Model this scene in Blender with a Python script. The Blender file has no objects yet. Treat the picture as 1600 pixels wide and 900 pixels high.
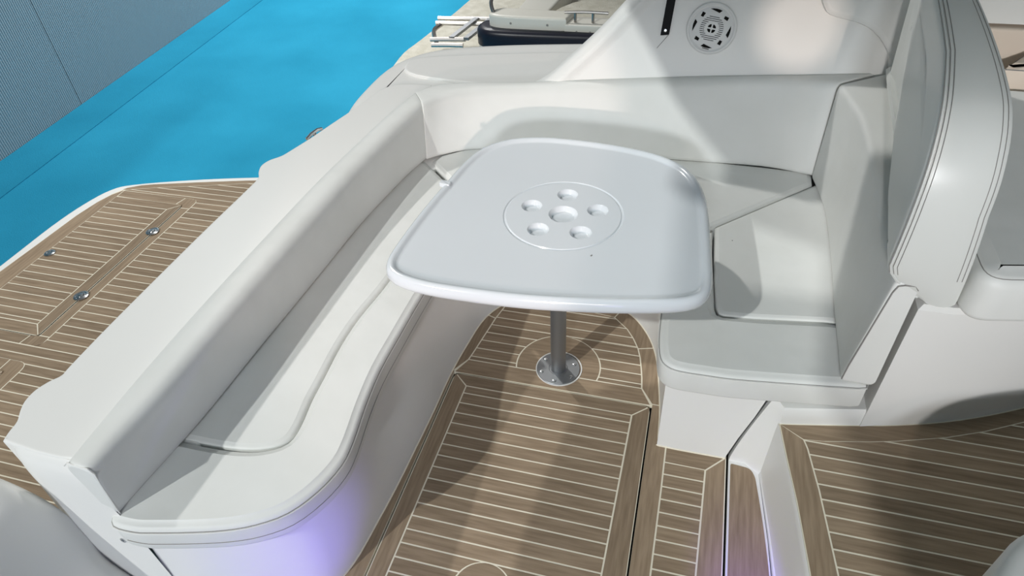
import bpy, bmesh, math, random
from mathutils import Vector, Matrix
from mathutils.geometry import delaunay_2d_cdt

scene = bpy.context.scene
COL = scene.collection
random.seed(7)
PI = math.pi

# ------------------------------------------------------------------ camera
# axes of the boat: x forward, y to port, z up; cockpit sole at z = 0
H = 1.95
cam_d = bpy.data.cameras.new('camera')
cam = bpy.data.objects.new('camera', cam_d)
COL.objects.link(cam)
scene.camera = cam
F = Vector((-0.22257595, 0.72277761, -0.65425719))
R = Vector((0.96531903, 0.25731573, -0.04413364))
U = Vector((-0.13645186, 0.64139, 0.75498328))
cam.matrix_world = Matrix(((R.x, U.x, -F.x, 0), (R.y, U.y, -F.y, 0), (R.z, U.z, -F.z, H), (0, 0, 0, 1)))
cam_d.sensor_width = 36
cam_d.lens = 1050.3 / 1600 * 36
cam_d.clip_end = 200

# ------------------------------------------------------------------ world, lamps, exposure
world = bpy.data.worlds.new('world')
scene.world = world
world.use_nodes = True
bg = world.node_tree.nodes['Background']
bg.inputs[0].default_value = (0.93, 0.97, 1.0, 1)
bg.inputs[1].default_value = 0.125


def spot(name, loc, target, power, color, radius, angle=60, blend=0.6):
    d = bpy.data.lights.new(name, 'SPOT')
    d.energy = power
    d.color = color
    d.shadow_soft_size = radius
    d.spot_size = math.radians(angle)
    d.spot_blend = blend
    o = bpy.data.objects.new(name, d)
    COL.objects.link(o)
    o.location = loc
    o.rotation_euler = (Vector(target) - Vector(loc)).to_track_quat('-Z', 'Y').to_euler()
    return o


# hall lamps, violet lamps and some added beams, all outside the frame
spot('hall_or_fill_lamp', (-7.1, -10.4, 11.3), (-0.5, 1.5, 0.3), 5300, (0.97, 1.0, 0.98), 0.16, 40)
spot('hall_or_fill_lamp', (-8.9, 10.1, 12.4), (-0.2, 1.6, 0.3), 3900, (1.0, 0.99, 0.96), 0.26, 34)
spot('hall_or_added_spot', (0.0, -4.2, 2.12), (-0.92, 2.35, 0.62), 430, (1.0, 0.79, 0.70), 0.05, 12, 0.35)
spot('hall_or_added_spot', (0.5, -4.6, 2.3), (0.36, 2.82, 0.96), 700, (1.0, 0.84, 0.74), 0.06, 2.6, 0.35)  # narrow beam added to lay a warm patch on the coaming
spot('hall_or_fill_lamp', (0.9, -4.2, 2.45), (-0.5, 2.6, 0.6), 60, (1.0, 0.82, 0.76), 0.10, 55)
spot('hall_or_fill_lamp', (0.1, -7.2, 3.9), (-0.3, 2.6, 0.6), 1020, (0.88, 0.94, 1.0), 0.35, 72)
spot('hall_or_fill_lamp', (-0.6, -6.6, 3.5), (1.05, 1.6, 0.85), 1150, (1.0, 0.97, 0.95), 0.12, 11, 0.6)  # narrow fill beam added to brighten the helm seat
spot('hall_or_fill_lamp', (-5.2, 11.5, 7.5), (-5.6, 6.6, -1.2), 3900, (1.0, 1.0, 1.0), 0.5, 58)
spot('violet_lamp', (-0.30, 0.30, 0.16), (-0.90, 0.74, 0.22), 11, (0.16, 0.09, 1.0), 0.04, 42, 0.9)
spot('violet_lamp', (0.3, -0.6, 0.7), (-0.9, 1.1, 0.4), 7, (0.45, 0.38, 1.0), 0.15, 70, 0.9)
spot('violet_lamp', (0.33, 0.70, 0.22), (0.335, 0.98, 0.0), 9, (0.20, 0.08, 1.0), 0.02, 50, 1.0)

vs = scene.view_settings
vs.view_transform = 'Standard'
vs.look = 'None'
vs.exposure = 0.07
vs.gamma = 1.0
vs.use_curve_mapping = False


# ------------------------------------------------------------------ materials
def mat(name, color, rough=0.5, spec=0.5, metal=0.0, coat=0.0):
    m = bpy.data.materials.new(name)
    m.use_nodes = True
    b = m.node_tree.nodes['Principled BSDF']
    b.inputs['Base Color'].default_value = (*color, 1)
    b.inputs['Roughness'].default_value = rough
    b.inputs['Metallic'].default_value = metal
    b.inputs['Specular IOR Level'].default_value = spec
    b.inputs['Coat Weight'].default_value = coat
    return m


def nd(m, kind, **kw):
    n = m.node_tree.nodes.new(kind)
    for k, v in kw.items():
        setattr(n, k, v)
    return n


def bump_noise(m, scale, strength, dist=0.001, detail=4, stretch=None):
    nt = m.node_tree
    tc = nd(m, 'ShaderNodeTexCoord')
    mp = nd(m, 'ShaderNodeMapping')
    if stretch:
        mp.inputs['Scale'].default_value = stretch
    no = nd(m, 'ShaderNodeTexNoise')
    no.inputs['Scale'].default_value = scale
    no.inputs['Detail'].default_value = detail
    bp = nd(m, 'ShaderNodeBump')
    bp.inputs['Strength'].default_value = strength
    bp.inputs['Distance'].default_value = dist
    nt.links.new(tc.outputs['Object'], mp.inputs[0])
    nt.links.new(mp.outputs[0], no.inputs['Vector'])
    nt.links.new(no.outputs[0], bp.inputs['Height'])
    nt.links.new(bp.outputs[0], nt.nodes['Principled BSDF'].inputs['Normal'])
    return no, mp, bp


def color_noise(m, c1, c2, scale, stretch=(1, 1, 1), detail=5, lo=0.35, hi=0.65, rnd=0.0):
    nt = m.node_tree
    tc = nd(m, 'ShaderNodeTexCoord')
    mp = nd(m, 'ShaderNodeMapping')
    mp.inputs['Scale'].default_value = stretch
    no = nd(m, 'ShaderNodeTexNoise')
    no.inputs['Scale'].default_value = scale
    no.inputs['Detail'].default_value = detail
    cr = nd(m, 'ShaderNodeValToRGB')
    cr.color_ramp.elements[0].position = lo
    cr.color_ramp.elements[1].position = hi
    cr.color_ramp.elements[0].color = (*c1, 1)
    cr.color_ramp.elements[1].color = (*c2, 1)
    nt.links.new(tc.outputs['Object'], mp.inputs[0])
    nt.links.new(mp.outputs[0], no.inputs['Vector'])
    nt.links.new(no.outputs[0], cr.inputs[0])
    out = cr.outputs[0]
    if rnd:
        oi = nd(m, 'ShaderNodeObjectInfo')
        mr = nd(m, 'ShaderNodeMapRange')
        mr.inputs['To Min'].default_value = 1 - rnd
        mr.inputs['To Max'].default_value = 1 + rnd
        mx = nd(m, 'ShaderNodeVectorMath', operation='SCALE')
        nt.links.new(oi.outputs['Random'], mr.inputs[0])
        nt.links.new(out, mx.inputs[0])
        nt.links.new(mr.outputs[0], mx.inputs['Scale'])
        out = mx.outputs[0]
    nt.links.new(out, nt.nodes['Principled BSDF'].inputs['Base Color'])
    return cr


GEL = mat('white_gelcoat', (0.79, 0.785, 0.76), 0.42, 0.4)
bump_noise(GEL, 3.0, 0.05, 0.004, 2)
TABLE = mat('glossy_white_plastic', (0.77, 0.80, 0.83), 0.16, 0.5, coat=0.5)
VINYL = mat('off_white_vinyl', (0.74, 0.74, 0.70), 0.50, 0.4)
color_noise(VINYL, (0.715, 0.72, 0.69), (0.76, 0.765, 0.74), 5, lo=0.3, hi=0.7)
bump_noise(VINYL, 420, 0.12, 0.0006, 3)
nt_ = VINYL.node_tree
tc_ = nd(VINYL, 'ShaderNodeTexCoord')
n2_ = nd(VINYL, 'ShaderNodeTexNoise')
n2_.inputs['Scale'].default_value = 9.0
n2_.inputs['Detail'].default_value = 2
b2_ = nd(VINYL, 'ShaderNodeBump')
b2_.inputs['Strength'].default_value = 0.35
b2_.inputs['Distance'].default_value = 0.008
nt_.links.new(tc_.outputs['Object'], n2_.inputs['Vector'])
nt_.links.new(n2_.outputs[0], b2_.inputs['Height'])
nt_.links.new(b2_.outputs[0], [n for n in nt_.nodes if n.type == 'BUMP' and n is not b2_ and n != b2_][0].inputs['Normal'])
VINYL2 = mat('leatherette', (0.70, 0.71, 0.68), 0.36, 0.5)
bump_noise(VINYL2, 260, 0.16, 0.0008, 4, (1, 0.35, 1))
BEIGE = mat('beige_vinyl', (0.70, 0.60, 0.50), 0.5, 0.4)
SEAM = mat('grey_seam_thread', (0.27, 0.26, 0.245), 0.8, 0.2)
PIPE = mat('white_piping', (0.78, 0.77, 0.74), 0.5, 0.3)
CAULK = mat('cream_caulk', (0.80, 0.74, 0.60), 0.7, 0.2)
DARK = mat('black_gap', (0.012, 0.011, 0.010), 0.9, 0.1)
BLACK = mat('black_webbing', (0.010, 0.010, 0.011), 0.7, 0.2)
CHROME = mat('chrome', (0.72, 0.73, 0.74), 0.14, 0.5, 1.0)
BRUSH = mat('brushed_aluminium', (0.30, 0.31, 0.32), 0.45, 0.5, 0.85)
STEEL = mat('weathered_stainless', (0.42, 0.40, 0.38), 0.28, 0.5, 1.0)
PLASTIC = mat('satin_white_plastic', (0.76, 0.76, 0.75), 0.5, 0.35)
NAVY = mat('navy_rubber', (0.010, 0.011, 0.022), 0.35, 0.4)
bump_noise(BRUSH, 60, 0.1, 0.0005, 3)


def teak(name, stretch):
    m = mat(name, (0.25, 0.19, 0.13), 0.75, 0.12)
    color_noise(m, (0.235, 0.172, 0.115), (0.345, 0.26, 0.178), 7.0, stretch, 7, 0.3, 0.7, rnd=0.11)
    nt = m.node_tree
    bump_noise(m, 30, 0.25, 0.0006, 5, stretch)
    return m


TEAKX = teak('teak_grain_along', (1, 12, 1))
TEAKY = teak('teak_grain_across', (12, 1, 1))

CARPET = mat('teal_carpet', (0.02, 0.26, 0.42), 0.95, 0.1)
color_noise(CARPET, (0.022, 0.30, 0.48), (0.032, 0.37, 0.58), 0.9, (1, 1, 1), 8, 0.3, 0.7)
bump_noise(CARPET, 90, 0.5, 0.01, 6)
NONSKID = mat('cream_nonskid', (0.62, 0.59, 0.50), 0.8, 0.2)
color_noise(NONSKID, (0.56, 0.53, 0.44), (0.66, 0.63, 0.54), 14, (1, 1, 1), 8, 0.35, 0.65)
bump_noise(NONSKID, 90, 0.6, 0.01, 3)
CREAM = mat('cream_gelcoat', (0.70, 0.68, 0.61), 0.35, 0.4)

RIB = mat('ribbed_blue_grey_carpet', (0.06, 0.13, 0.185), 0.95, 0.1)
nt = RIB.node_tree
tc = nd(RIB, 'ShaderNodeTexCoord')
wv = nd(RIB, 'ShaderNodeTexWave', wave_type='BANDS', bands_direction='Y')
wv.inputs['Scale'].default_value = 12.0
wv.inputs['Distortion'].default_value = 0.6
wv.inputs['Detail'].default_value = 3
no = nd(RIB, 'ShaderNodeTexNoise')
no.inputs['Scale'].default_value = 0.55
no.inputs['Detail'].default_value = 7
cr = nd(RIB, 'ShaderNodeValToRGB')
cr.color_ramp.elements[0].color = (0.38, 0.47, 0.51, 1)
cr.color_ramp.elements[1].color = (0.44, 0.54, 0.58, 1)
nr = nd(RIB, 'ShaderNodeValToRGB')
nr.color_ramp.elements[0].position = 0.56
nr.color_ramp.elements[1].position = 0.78
nr.color_ramp.elements[0].color = (0, 0, 0, 1)
nr.color_ramp.elements[1].color = (1, 1, 1, 1)
mx = nd(RIB, 'ShaderNodeMix', data_type='RGBA')
mx.inputs[7].default_value = (0.52, 0.55, 0.54, 1)
nt.links.new(tc.outputs['Object'], wv.inputs['Vector'])
nt.links.new(tc.outputs['Object'], no.inputs['Vector'])
nt.links.new(wv.outputs['Fac'], cr.inputs[0])
nt.links.new(no.outputs[0], nr.inputs[0])
nt.links.new(nr.outputs[0], mx.inputs[0])
nt.links.new(cr.outputs[0], mx.inputs[6])
nt.links.new(mx.outputs[2], nt.nodes['Principled BSDF'].inputs['Base Color'])
bp = nd(RIB, 'ShaderNodeBump')
bp.inputs['Strength'].default_value = 0.5
bp.inputs['Distance'].default_value = 0.01
nt.links.new(wv.outputs['Fac'], bp.inputs['Height'])
nt.links.new(bp.outputs[0], nt.nodes['Principled BSDF'].inputs['Normal'])


# ------------------------------------------------------------------ object helpers
def tag(o, label=None, cat=None, group=None, kind=None):
    if label:
        o['label'] = label
    if cat:
        o['category'] = cat
    if group:
        o['group'] = group
    if kind:
        o['kind'] = kind
    return o


def thing(name, loc, label, cat, group=None):
    o = bpy.data.objects.new(name, None)
    o.empty_display_size = 0.1
    COL.objects.link(o)
    o.location = loc
    return tag(o, label, cat, group)


def link(name, me, m, parent=None, smooth=True):
    if m is not None and not me.materials:
        me.materials.append(m)
    if smooth:
        me.shade_smooth()
        me.set_sharp_from_angle(angle=math.radians(38))
        for p in me.polygons:
            if p.loop_total > 6:
                p.use_smooth = False
    o = bpy.data.objects.new(name, me)
    COL.objects.link(o)
    if parent is not None:
        o.parent = parent
        if parent.type == 'EMPTY':
            o.matrix_parent_inverse = Matrix.Translation(-Vector(parent.location))
        else:
            o.matrix_parent_inverse = Matrix.Identity(4)
    return o


def mesh(name, vs_, fs, m, parent=None, smooth=True):
    me = bpy.data.meshes.new(name)
    me.from_pydata([tuple(v) for v in vs_], [], fs)
    bm = bmesh.new()
    bm.from_mesh(me)
    bmesh.ops.recalc_face_normals(bm, faces=bm.faces)
    bm.to_mesh(me)
    bm.free()
    return link(name, me, m, parent, smooth)


def area2(p):
    return sum(p[i][0] * p[(i + 1) % len(p)][1] - p[(i + 1) % len(p)][0] * p[i][1] for i in range(len(p)))


def smooth_loop(p, n=4, closed=True):
    out = []
    N = len(p)
    D = len(p[0])
    rng = range(N) if closed else range(N - 1)
    for i in rng:
        if closed:
            a, b, c, d = p[(i - 1) % N], p[i], p[(i + 1) % N], p[(i + 2) % N]
        else:
            a, b, c, d = p[max(i - 1, 0)], p[i], p[i + 1], p[min(i + 2, N - 1)]
        for k in range(n):
            t = k / n
            out.append(tuple(0.5 * (2 * b[j] + (c[j] - a[j]) * t + (2 * a[j] - 5 * b[j] + 4 * c[j] - d[j]) * t * t
                                    + (3 * b[j] - a[j] - 3 * c[j] + d[j]) * t ** 3) for j in range(D)))
    if not closed:
        out.append(tuple(p[-1]))
    return out


def round_poly(p, r, n=4):
    """fillet the corners of a closed polygon; r a number or one per corner"""
    out = []
    N = len(p)
    for i in range(N):
        ri = r[i] if isinstance(r, (list, tuple)) else r
        a, b, c = Vector(p[i - 1]), Vector(p[i]), Vector(p[(i + 1) % N])
        if ri <= 0:
            out.append(tuple(b))
            continue
        la, lc = (a - b).length, (c - b).length
        e = min(ri, la * 0.48, lc * 0.48)
        s, t = b + (a - b).normalized() * e, b + (c - b).normalized() * e
        for k in range(n + 1):
            u = k / n
            out.append(tuple((1 - u) ** 2 * s + 2 * u * (1 - u) * b + u * u * t))
    return out


def inset(p, d):
    """move a closed 2D loop inward by d"""
    s = 1 if area2(p) > 0 else -1
    N = len(p)
    out = []
    for i in range(N):
        a, b, c = Vector(p[i - 1][:2]), Vector(p[i][:2]), Vector(p[(i + 1) % N][:2])
        e1, e2 = (b - a), (c - b)
        if e1.length < 1e-9:
            e1 = e2
        if e2.length < 1e-9:
            e2 = e1
        e1.normalize()
        e2.normalize()
        n1, n2 = Vector((-e1.y, e1.x)) * s, Vector((-e2.y, e2.x)) * s
        n = n1 + n2
        if n.length < 1e-6:
            n = n1
        n.normalize()
        k = max(n.dot(n1), 0.5)
        q = b + n * (d / k)
        out.append((q.x, q.y))
    return out


def rings_mesh(name, rings, m, parent=None, cap0=True, cap1=True, smooth=True, closed_ring=True):
    n = len(rings[0])
    v = [p for r in rings for p in r]
    f = []
    for i in range(len(rings) - 1):
        for j in range(n if closed_ring else n - 1):
            k = (j + 1) % n
            f.append((i * n + j, i * n + k, (i + 1) * n + k, (i + 1) * n + j))
    if cap0:
        f.append(tuple(range(n))[::-1])
    if cap1:
        b = (len(rings) - 1) * n
        f.append(tuple(range(b, b + n)))
    return mesh(name, v, f, m, parent, smooth)


def prism(name, poly, z0, z1, m, parent=None, bevel=0.0, smooth=True):
    """extruded plan outline with an optional rounded top edge"""
    rings = [[(x, y, z0) for x, y in poly]]
    if bevel > 0:
        for k in range(0, 5):
            a = k / 4 * PI / 2
            q = inset(poly, bevel * (1 - math.cos(a)))
            rings.append([(x, y, z1 - bevel + bevel * math.sin(a)) for x, y in q])
        q = inset(poly, bevel * 1.5)
        rings.append([(x, y, z1) for x, y in q])
    else:
        rings.append([(x, y, z1) for x, y in poly])
    return rings_mesh(name, rings, m, parent, smooth=smooth)


def cushion(name, poly, z0, z1, r, m, parent=None, puff=0.004, zf=None):
    """upholstered pad: rounded bottom and top edge, slightly crowned top"""
    rings = []
    for k in range(0, 4):
        a = k / 3 * PI / 2
        q = inset(poly, r * 0.6 * (1 - math.sin(a)))
        rings.append([(x, y, z0 + r * 0.6 * (1 - math.cos(a))) for x, y in q])
    for k in range(0, 6):
        a = k / 5 * PI / 2
        q = inset(poly, r * (1 - math.cos(a)))
        rings.append([(x, y, z1 - r + r * math.sin(a)) for x, y in q])
    for d, h in ((1.5, 1.0),):
        q = inset(poly, r * d)
        rings.append([(x, y, z1 + puff * h) for x, y in q])
    return rings_mesh(name, rings, m, parent)


def tube(name, path, r, m, parent=None, closed=False, seg=8):
    P = [Vector(p) for p in path]
    N = len(P)
    rings = []
    nrm = None
    for i in range(N):
        if closed:
            t = P[(i + 1) % N] - P[i - 1]
        else:
            t = P[min(i + 1, N - 1)] - P[max(i - 1, 0)]
        t.normalize()
        if nrm is None:
            up = Vector((0, 0, 1)) if abs(t.z) < 0.9 else Vector((1, 0, 0))
            nrm = t.cross(up).normalized()
        else:
            nrm = (nrm - t * nrm.dot(t)).normalized()
        b = t.cross(nrm)
        rings.append([P[i] + (nrm * math.cos(a) + b * math.sin(a)) * r for a in [2 * PI * k / seg for k in range(seg)]])
    if closed:
        rings.append(rings[0])
    return rings_mesh(name, rings, m, parent, cap0=not closed, cap1=not closed)


def lathe(name, prof, c, m, parent=None, seg=32, axis=None, cap=True):
    rings = []
    for r, z in prof:
        rings.append([(r * math.cos(2 * PI * k / seg), r * math.sin(2 * PI * k / seg), z) for k in range(seg)])
    if axis is not None:
        q = Vector(axis).to_track_quat('Z', 'Y')
        rings = [[q @ Vector(p) for p in r] for r in rings]
    rings = [[Vector(p) + Vector(c) for p in r] for r in rings]
    return rings_mesh(name, rings, m, parent, cap0=cap, cap1=cap)


def bolster(name, stations, r, m, parent=None, n=5, endr=0.02):
    """padded backrest swept along stations of four corners: inner bottom, inner top, outer top, outer bottom"""
    S = smooth_loop([tuple(c for p in st for c in p) for st in stations], n, closed=False)
    rings = []
    for s in S:
        c = [Vector(s[i * 3:i * 3 + 3]) for i in range(4)]
        ring = []
        for i in range(4):
            a, b, d = c[i - 1], c[i], c[(i + 1) % 4]
            e0, e1 = min(r, (a - b).length * 0.45), min(r, (d - b).length * 0.45)
            p0, p1 = b + (a - b).normalized() * e0, b + (d - b).normalized() * e1
            for k in range(6):
                u = k / 5
                ring.append((1 - u) ** 2 * p0 + 2 * u * (1 - u) * b + u * u * p1)
        # slight crown on the seating face
        rings.append(ring)

    def capr(ring, nxt):
        cen = sum(ring, Vector()) / len(ring)
        d = (cen - sum(nxt, Vector()) / len(nxt)).normalized()
        out = []
        for k in range(1, 5):
            a = k / 4 * PI / 2
            s = endr * (1 - math.cos(a))
            out.append([p + (cen - p).normalized() * min(s, (cen - p).length * 0.9) + d * endr * math.sin(a) for p in ring])
        return out
    c0 = capr(rings[0], rings[1])[::-1]
    c1 = capr(rings[-1], rings[-2])
    return rings_mesh(name, c0 + rings + c1, m, parent)


def shrink(poly, d):
    return inset(poly, d)


GAP = 0.0054


def board(poly, parent, m=None, z=0.0, th=0.006, g=GAP / 2, name='plank', holes=None):
    p = inset(poly, g)
    o = prism(name, p, z - th, z, m or TEAKY, parent, smooth=False)
    return o


def crossings(loops, y):
    xs = []
    for L in loops:
        for i in range(len(L)):
            (x0, y0), (x1, y1) = L[i], L[(i + 1) % len(L)]
            if (y0 <= y < y1) or (y1 <= y < y0):
                xs.append(x0 + (y - y0) / (y1 - y0) * (x1 - x0))
    xs.sort()
    return [(xs[i], xs[i + 1]) for i in range(0, len(xs) - 1, 2)]


def planks(loops, lines, parent, z=0.0, th=0.006, m=None, samples=14, minlen=0.012, xmin=-99):
    """boards running along x between successive caulk lines, cut by the loops"""
    for ya, yb in zip(lines[:-1], lines[1:]):
        lo, hi = min(ya, yb) + GAP / 2, max(ya, yb) - GAP / 2
        if hi - lo < 0.003:
            continue
        open_ = []
        done = []
        for k in range(samples + 1):
            y = lo + (hi - lo) * k / samples
            y = min(max(y, lo + 1e-5), hi - 1e-5)
            iv = [(max(a, xmin) + GAP / 2, b - GAP / 2) for a, b in crossings(loops, y) if b - max(a, xmin) > GAP + minlen]
            used = set()
            nxt = []
            for piece in open_:
                hit = None
                for i, (a, b) in enumerate(iv):
                    pa, pb = piece[-1][1], piece[-1][2]
                    if i not in used and a < pb and b > pa:
                        hit = i
                        break
                if hit is None:
                    done.append(piece)
                else:
                    used.add(hit)
                    piece.append((y, *iv[hit]))
                    nxt.append(piece)
            for i, (a, b) in enumerate(iv):
                if i not in used:
                    nxt.append([(y, a, b)])
            open_ = nxt
        done += open_
        for piece in done:
            if len(piece) < 3:
                continue
            poly = [(a, y) for y, a, b in piece] + [(b, y) for y, a, b in reversed(piece)]
            # drop collinear points
            q = []
            for i in range(len(poly)):
                a, b, c = Vector(poly[i - 1]), Vector(poly[i]), Vector(poly[(i + 1) % len(poly)])
                if abs((b - a).cross(c - b)) > 1e-8:
                    q.append(poly[i])
            if len(q) >= 3:
                prism('plank', q, z - th, z, m or TEAKX, parent, smooth=False)


def circle(cx, cy, r, n=40, a0=0.0):
    return [(cx + r * math.cos(a0 + 2 * PI * k / n), cy + r * math.sin(a0 + 2 * PI * k / n)) for k in range(n)]


# ------------------------------------------------------------------ the hall
fl = mesh('floor', [(-9, -8, -1.2), (9, -8, -1.2), (9, 30, -1.2), (-9, 30, -1.2)], [(0, 1, 2, 3)], CARPET)
tag(fl, 'bright teal blue carpet on the exhibition hall floor below the boats', kind='structure')


CARPET2 = CARPET.copy()
CARPET2.name = 'teal_carpet_strip'
for e_, c_ in zip([n_ for n_ in CARPET2.node_tree.nodes if n_.type == 'VALTORGB'][0].color_ramp.elements, ((0.020, 0.265, 0.425, 1), (0.028, 0.335, 0.525, 1))):
    e_.color = c_


def wall_x(y):
    return -6.467 - 0.093 * (y - 4.255)


st_ = prism('carpet_strip', [(wall_x(-6) + 0.005, -6), (wall_x(-6) + 0.51, -6), (wall_x(25) + 0.51, 25), (wall_x(25) + 0.005, 25)], -1.2, -1.194, CARPET2, fl, smooth=False)
wl = thing('wall_left', (wall_x(5), 5, -1.2), None, None)
wl['kind'] = 'structure'
ys = [-6.5, -2.5, 1.5, 5.5, 9.5, 13.5, 17.5, 21.5, 25.5]
for a, b in zip(ys[:-1], ys[1:]):
    a2, b2 = a + 0.006, b - 0.006
    t = 0.04
    v = [(wall_x(a2), a2, -1.2), (wall_x(b2), b2, -1.2), (wall_x(b2), b2, 4.0), (wall_x(a2), a2, 4.0)]
    v += [(x - t, y, z) for x, y, z in v]
    mesh('wall_panel', v, [(0, 1, 2, 3), (7, 6, 5, 4), (0, 4, 5, 1), (3, 2, 6, 7), (0, 3, 7, 4), (1, 5, 6, 2)], RIB, wl, smooth=False)
v = [(wall_x(y) - dx, y, z) for dx in (0.04, 0.1) for y in (-6.5, 25.5) for z in (-1.2, 4.0)]
mesh('wall_backing', v, [(0, 1, 3, 2), (4, 6, 7, 5), (0, 2, 6, 4), (1, 5, 7, 3), (0, 4, 5, 1), (2, 3, 7, 6)], DARK, wl, smooth=False)

# ------------------------------------------------------------------ our boat
boat = thing('motor_boat', (-0.4, 1.5, -1.2),
             'white motor boat with teak laid cockpit and swim platform seen from above', 'boat')

# ---- swim platform
PZ = -0.064
plat_out = smooth_loop([(-3.255, 1.0), (-3.26, 1.86), (-3.264, 2.2), (-3.243, 2.42), (-3.19, 2.585), (-3.085, 2.664),
                        (-2.771, 2.775), (-2.413, 2.872), (-1.9, 2.98)], 4, closed=False)
plat_out = [(-3.20, -0.6), (-3.24, 0.2)] + plat_out + [(-1.45, 3.02), (-1.45, -0.6)]
platform = prism('swim_platform', plat_out, PZ - 0.12, PZ - 0.001, GEL, boat, bevel=0.012)
teakp = prism('platform_deck', [(-3.205, -0.6), (-3.208, 1.81), (-3.197, 2.045), (-3.187, 2.307), (-3.165, 2.45), (-3.137, 2.54), (-3.095, 2.612),
                                (-3.03, 2.652), (-2.965, 2.675), (-2.7, 2.75), (-2.438, 2.818), (-1.5, 3.0), (-1.5, -0.6)],
              PZ - 0.003, PZ + 0.0044, CAULK, boat, smooth=False)
TZ = PZ + 0.005
binner = [(-3.096, 2.588), (-3.04, 2.606), (-2.937, 2.640), (-2.723, 2.700), (-2.419, 2.787), (-1.6, 2.99)]
# outer border boards
board([(-3.205, 1.42), (-3.208, 1.81), (-3.197, 2.045), (-3.187, 2.307), (-3.165, 2.45), (-3.137, 2.530), (-3.100, 2.583), (-3.092, 2.583), (-3.092, 1.42)], teakp, TEAKY, TZ)
board([(-3.205, -0.2), (-3.205, 1.42), (-3.092, 1.42), (-3.092, -0.2)], teakp, TEAKY, TZ)
board([(-3.112, 2.586), (-3.095, 2.612), (-3.03, 2.652), (-2.965, 2.675), (-2.7, 2.75), (-2.438, 2.818), (-1.6, 3.0)] + binner[::-1], teakp, TEAKX, TZ)
hatch_s = round_poly([(-3.092, 1.413), (-2.593, 1.413), (-2.593, 2.583), (-3.092, 2.583)], [0, 0.05, 0.05, 0], 5)
hatch_b = round_poly([(-3.092, 0.2), (-2.562, 0.2), (-2.562, 1.327), (-3.092, 1.327)], [0, 0, 0.05, 0], 5)
deck_loop = [(-4.092, -0.2), (-4.092, 2.588), (-3.096, 2.588)] + binner[1:] + [(-1.6, -0.2)]
P0, PW = 2.1248, 0.0475
plines = [P0 + PW * k for k in range(-40, 19)]
plines = [y for y in plines if not (1.330 < y < 1.345)]
planks([deck_loop, [(p[0] - (1 if p[0] < -3.08 else 0), p[1]) for p in hatch_s], [(p[0] - (1 if p[0] < -3.08 else 0), p[1]) for p in hatch_b]],
       plines, teakp, TZ, xmin=-3.092)


def clip_even(loop):
    return loop


# surround of the first hatch
board(round_poly([(-3.092, 2.522), (-2.700, 2.514), (-2.68, 2.583), (-3.092, 2.583)], [0, 0, 0, 0]), teakp, TEAKX, TZ)
board(round_poly([(-2.698, 2.514), (-2.650, 2.50), (-2.646, 2.49), (-2.593, 2.49), (-2.593, 2.583), (-2.68, 2.583)], [0, 0, 0, 0, 0.05, 0]), teakp, TEAKY, TZ)
board([(-2.646, 1.475), (-2.593, 1.475), (-2.593, 2.49), (-2.646, 2.49)], teakp, TEAKY, TZ)
board(round_poly([(-2.70, 1.413), (-2.593, 1.413), (-2.593, 1.475), (-2.646, 1.475), (-2.69, 1.468)], [0, 0.05, 0, 0, 0]), teakp, TEAKY, TZ)
board([(-3.092, 1.413), (-2.70, 1.413), (-2.69, 1.468), (-3.092, 1.468)], teakp, TEAKX, TZ)
# second hatch surround
board([(-3.092, 1.268), (-2.66, 1.268), (-2.66, 1.327), (-3.092, 1.327)], teakp, TEAKX, TZ)
board(round_poly([(-2.66, 1.16), (-2.562, 1.16), (-2.562, 1.327), (-2.66, 1.327)], [0, 0, 0.05, 0]), teakp, TEAKY, TZ)
board([(-2.622, 0.2), (-2.562, 0.2), (-2.562, 1.16), (-2.622, 1.16)], teakp, TEAKY, TZ)
# hatch lids, raised a little
for y0, y1, xr in ((1.470, 2.516, -2.650), (0.2, 1.264, -2.626)):
    out = round_poly([(-3.092, y0), (xr, y0), (xr, y1), (-3.092, y1)], [0, 0.02, 0.03, 0], 4)
    prism('hatch_gap', [(x + (0.004 if x > -3 else 0), y + (0.002 if y > 1.9 else -0.003)) for x, y in out], PZ, PZ + 0.0047, DARK, boat, smooth=False)
    lid = prism('platform_hatch', out, PZ, PZ + 0.0074, CAULK, boat, smooth=False)
    z = PZ + 0.008
    ix = xr - 0.062
    board([(-3.092, y1), (xr, y1), (ix, y1 - 0.058), (-3.092, y1 - 0.058)], lid, TEAKX, z)
    board([(xr, y0), (xr, y1), (ix, y1 - 0.058), (ix, y0 + 0.062)], lid, TEAKY, z)
    board([(-3.092, y0), (xr, y0), (ix, y0 + 0.062), (-3.092, y0 + 0.062)], lid, TEAKX, z)
    ls = [y0 + 0.062] + [y for y in plines if y0 + 0.075 < y < y1 - 0.066] + [y1 - 0.058]
    planks([[(-3.092, y0), (-3.092, y1), (ix, y1), (ix, y0)]], ls, lid, z)
    if y0 > 1:
        for hy in (2.259, 1.738):
            hg = lathe('hinge', [(0.033, 0), (0.034, 0.003), (0.027, 0.005), (0.024, 0.003), (0.017, 0.004), (0.013, 0.009), (0.003, 0.010)], (-2.652, hy, z), CHROME, lid, 14)
            hg.scale = (1, 1, 1)
        lt = lathe('latch', [(0.026, 0), (0.027, 0.004), (0.018, 0.006), (0.016, 0.003), (0.002, 0.003)], (-3.062, 1.985, z), CHROME, lid, 20)

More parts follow.
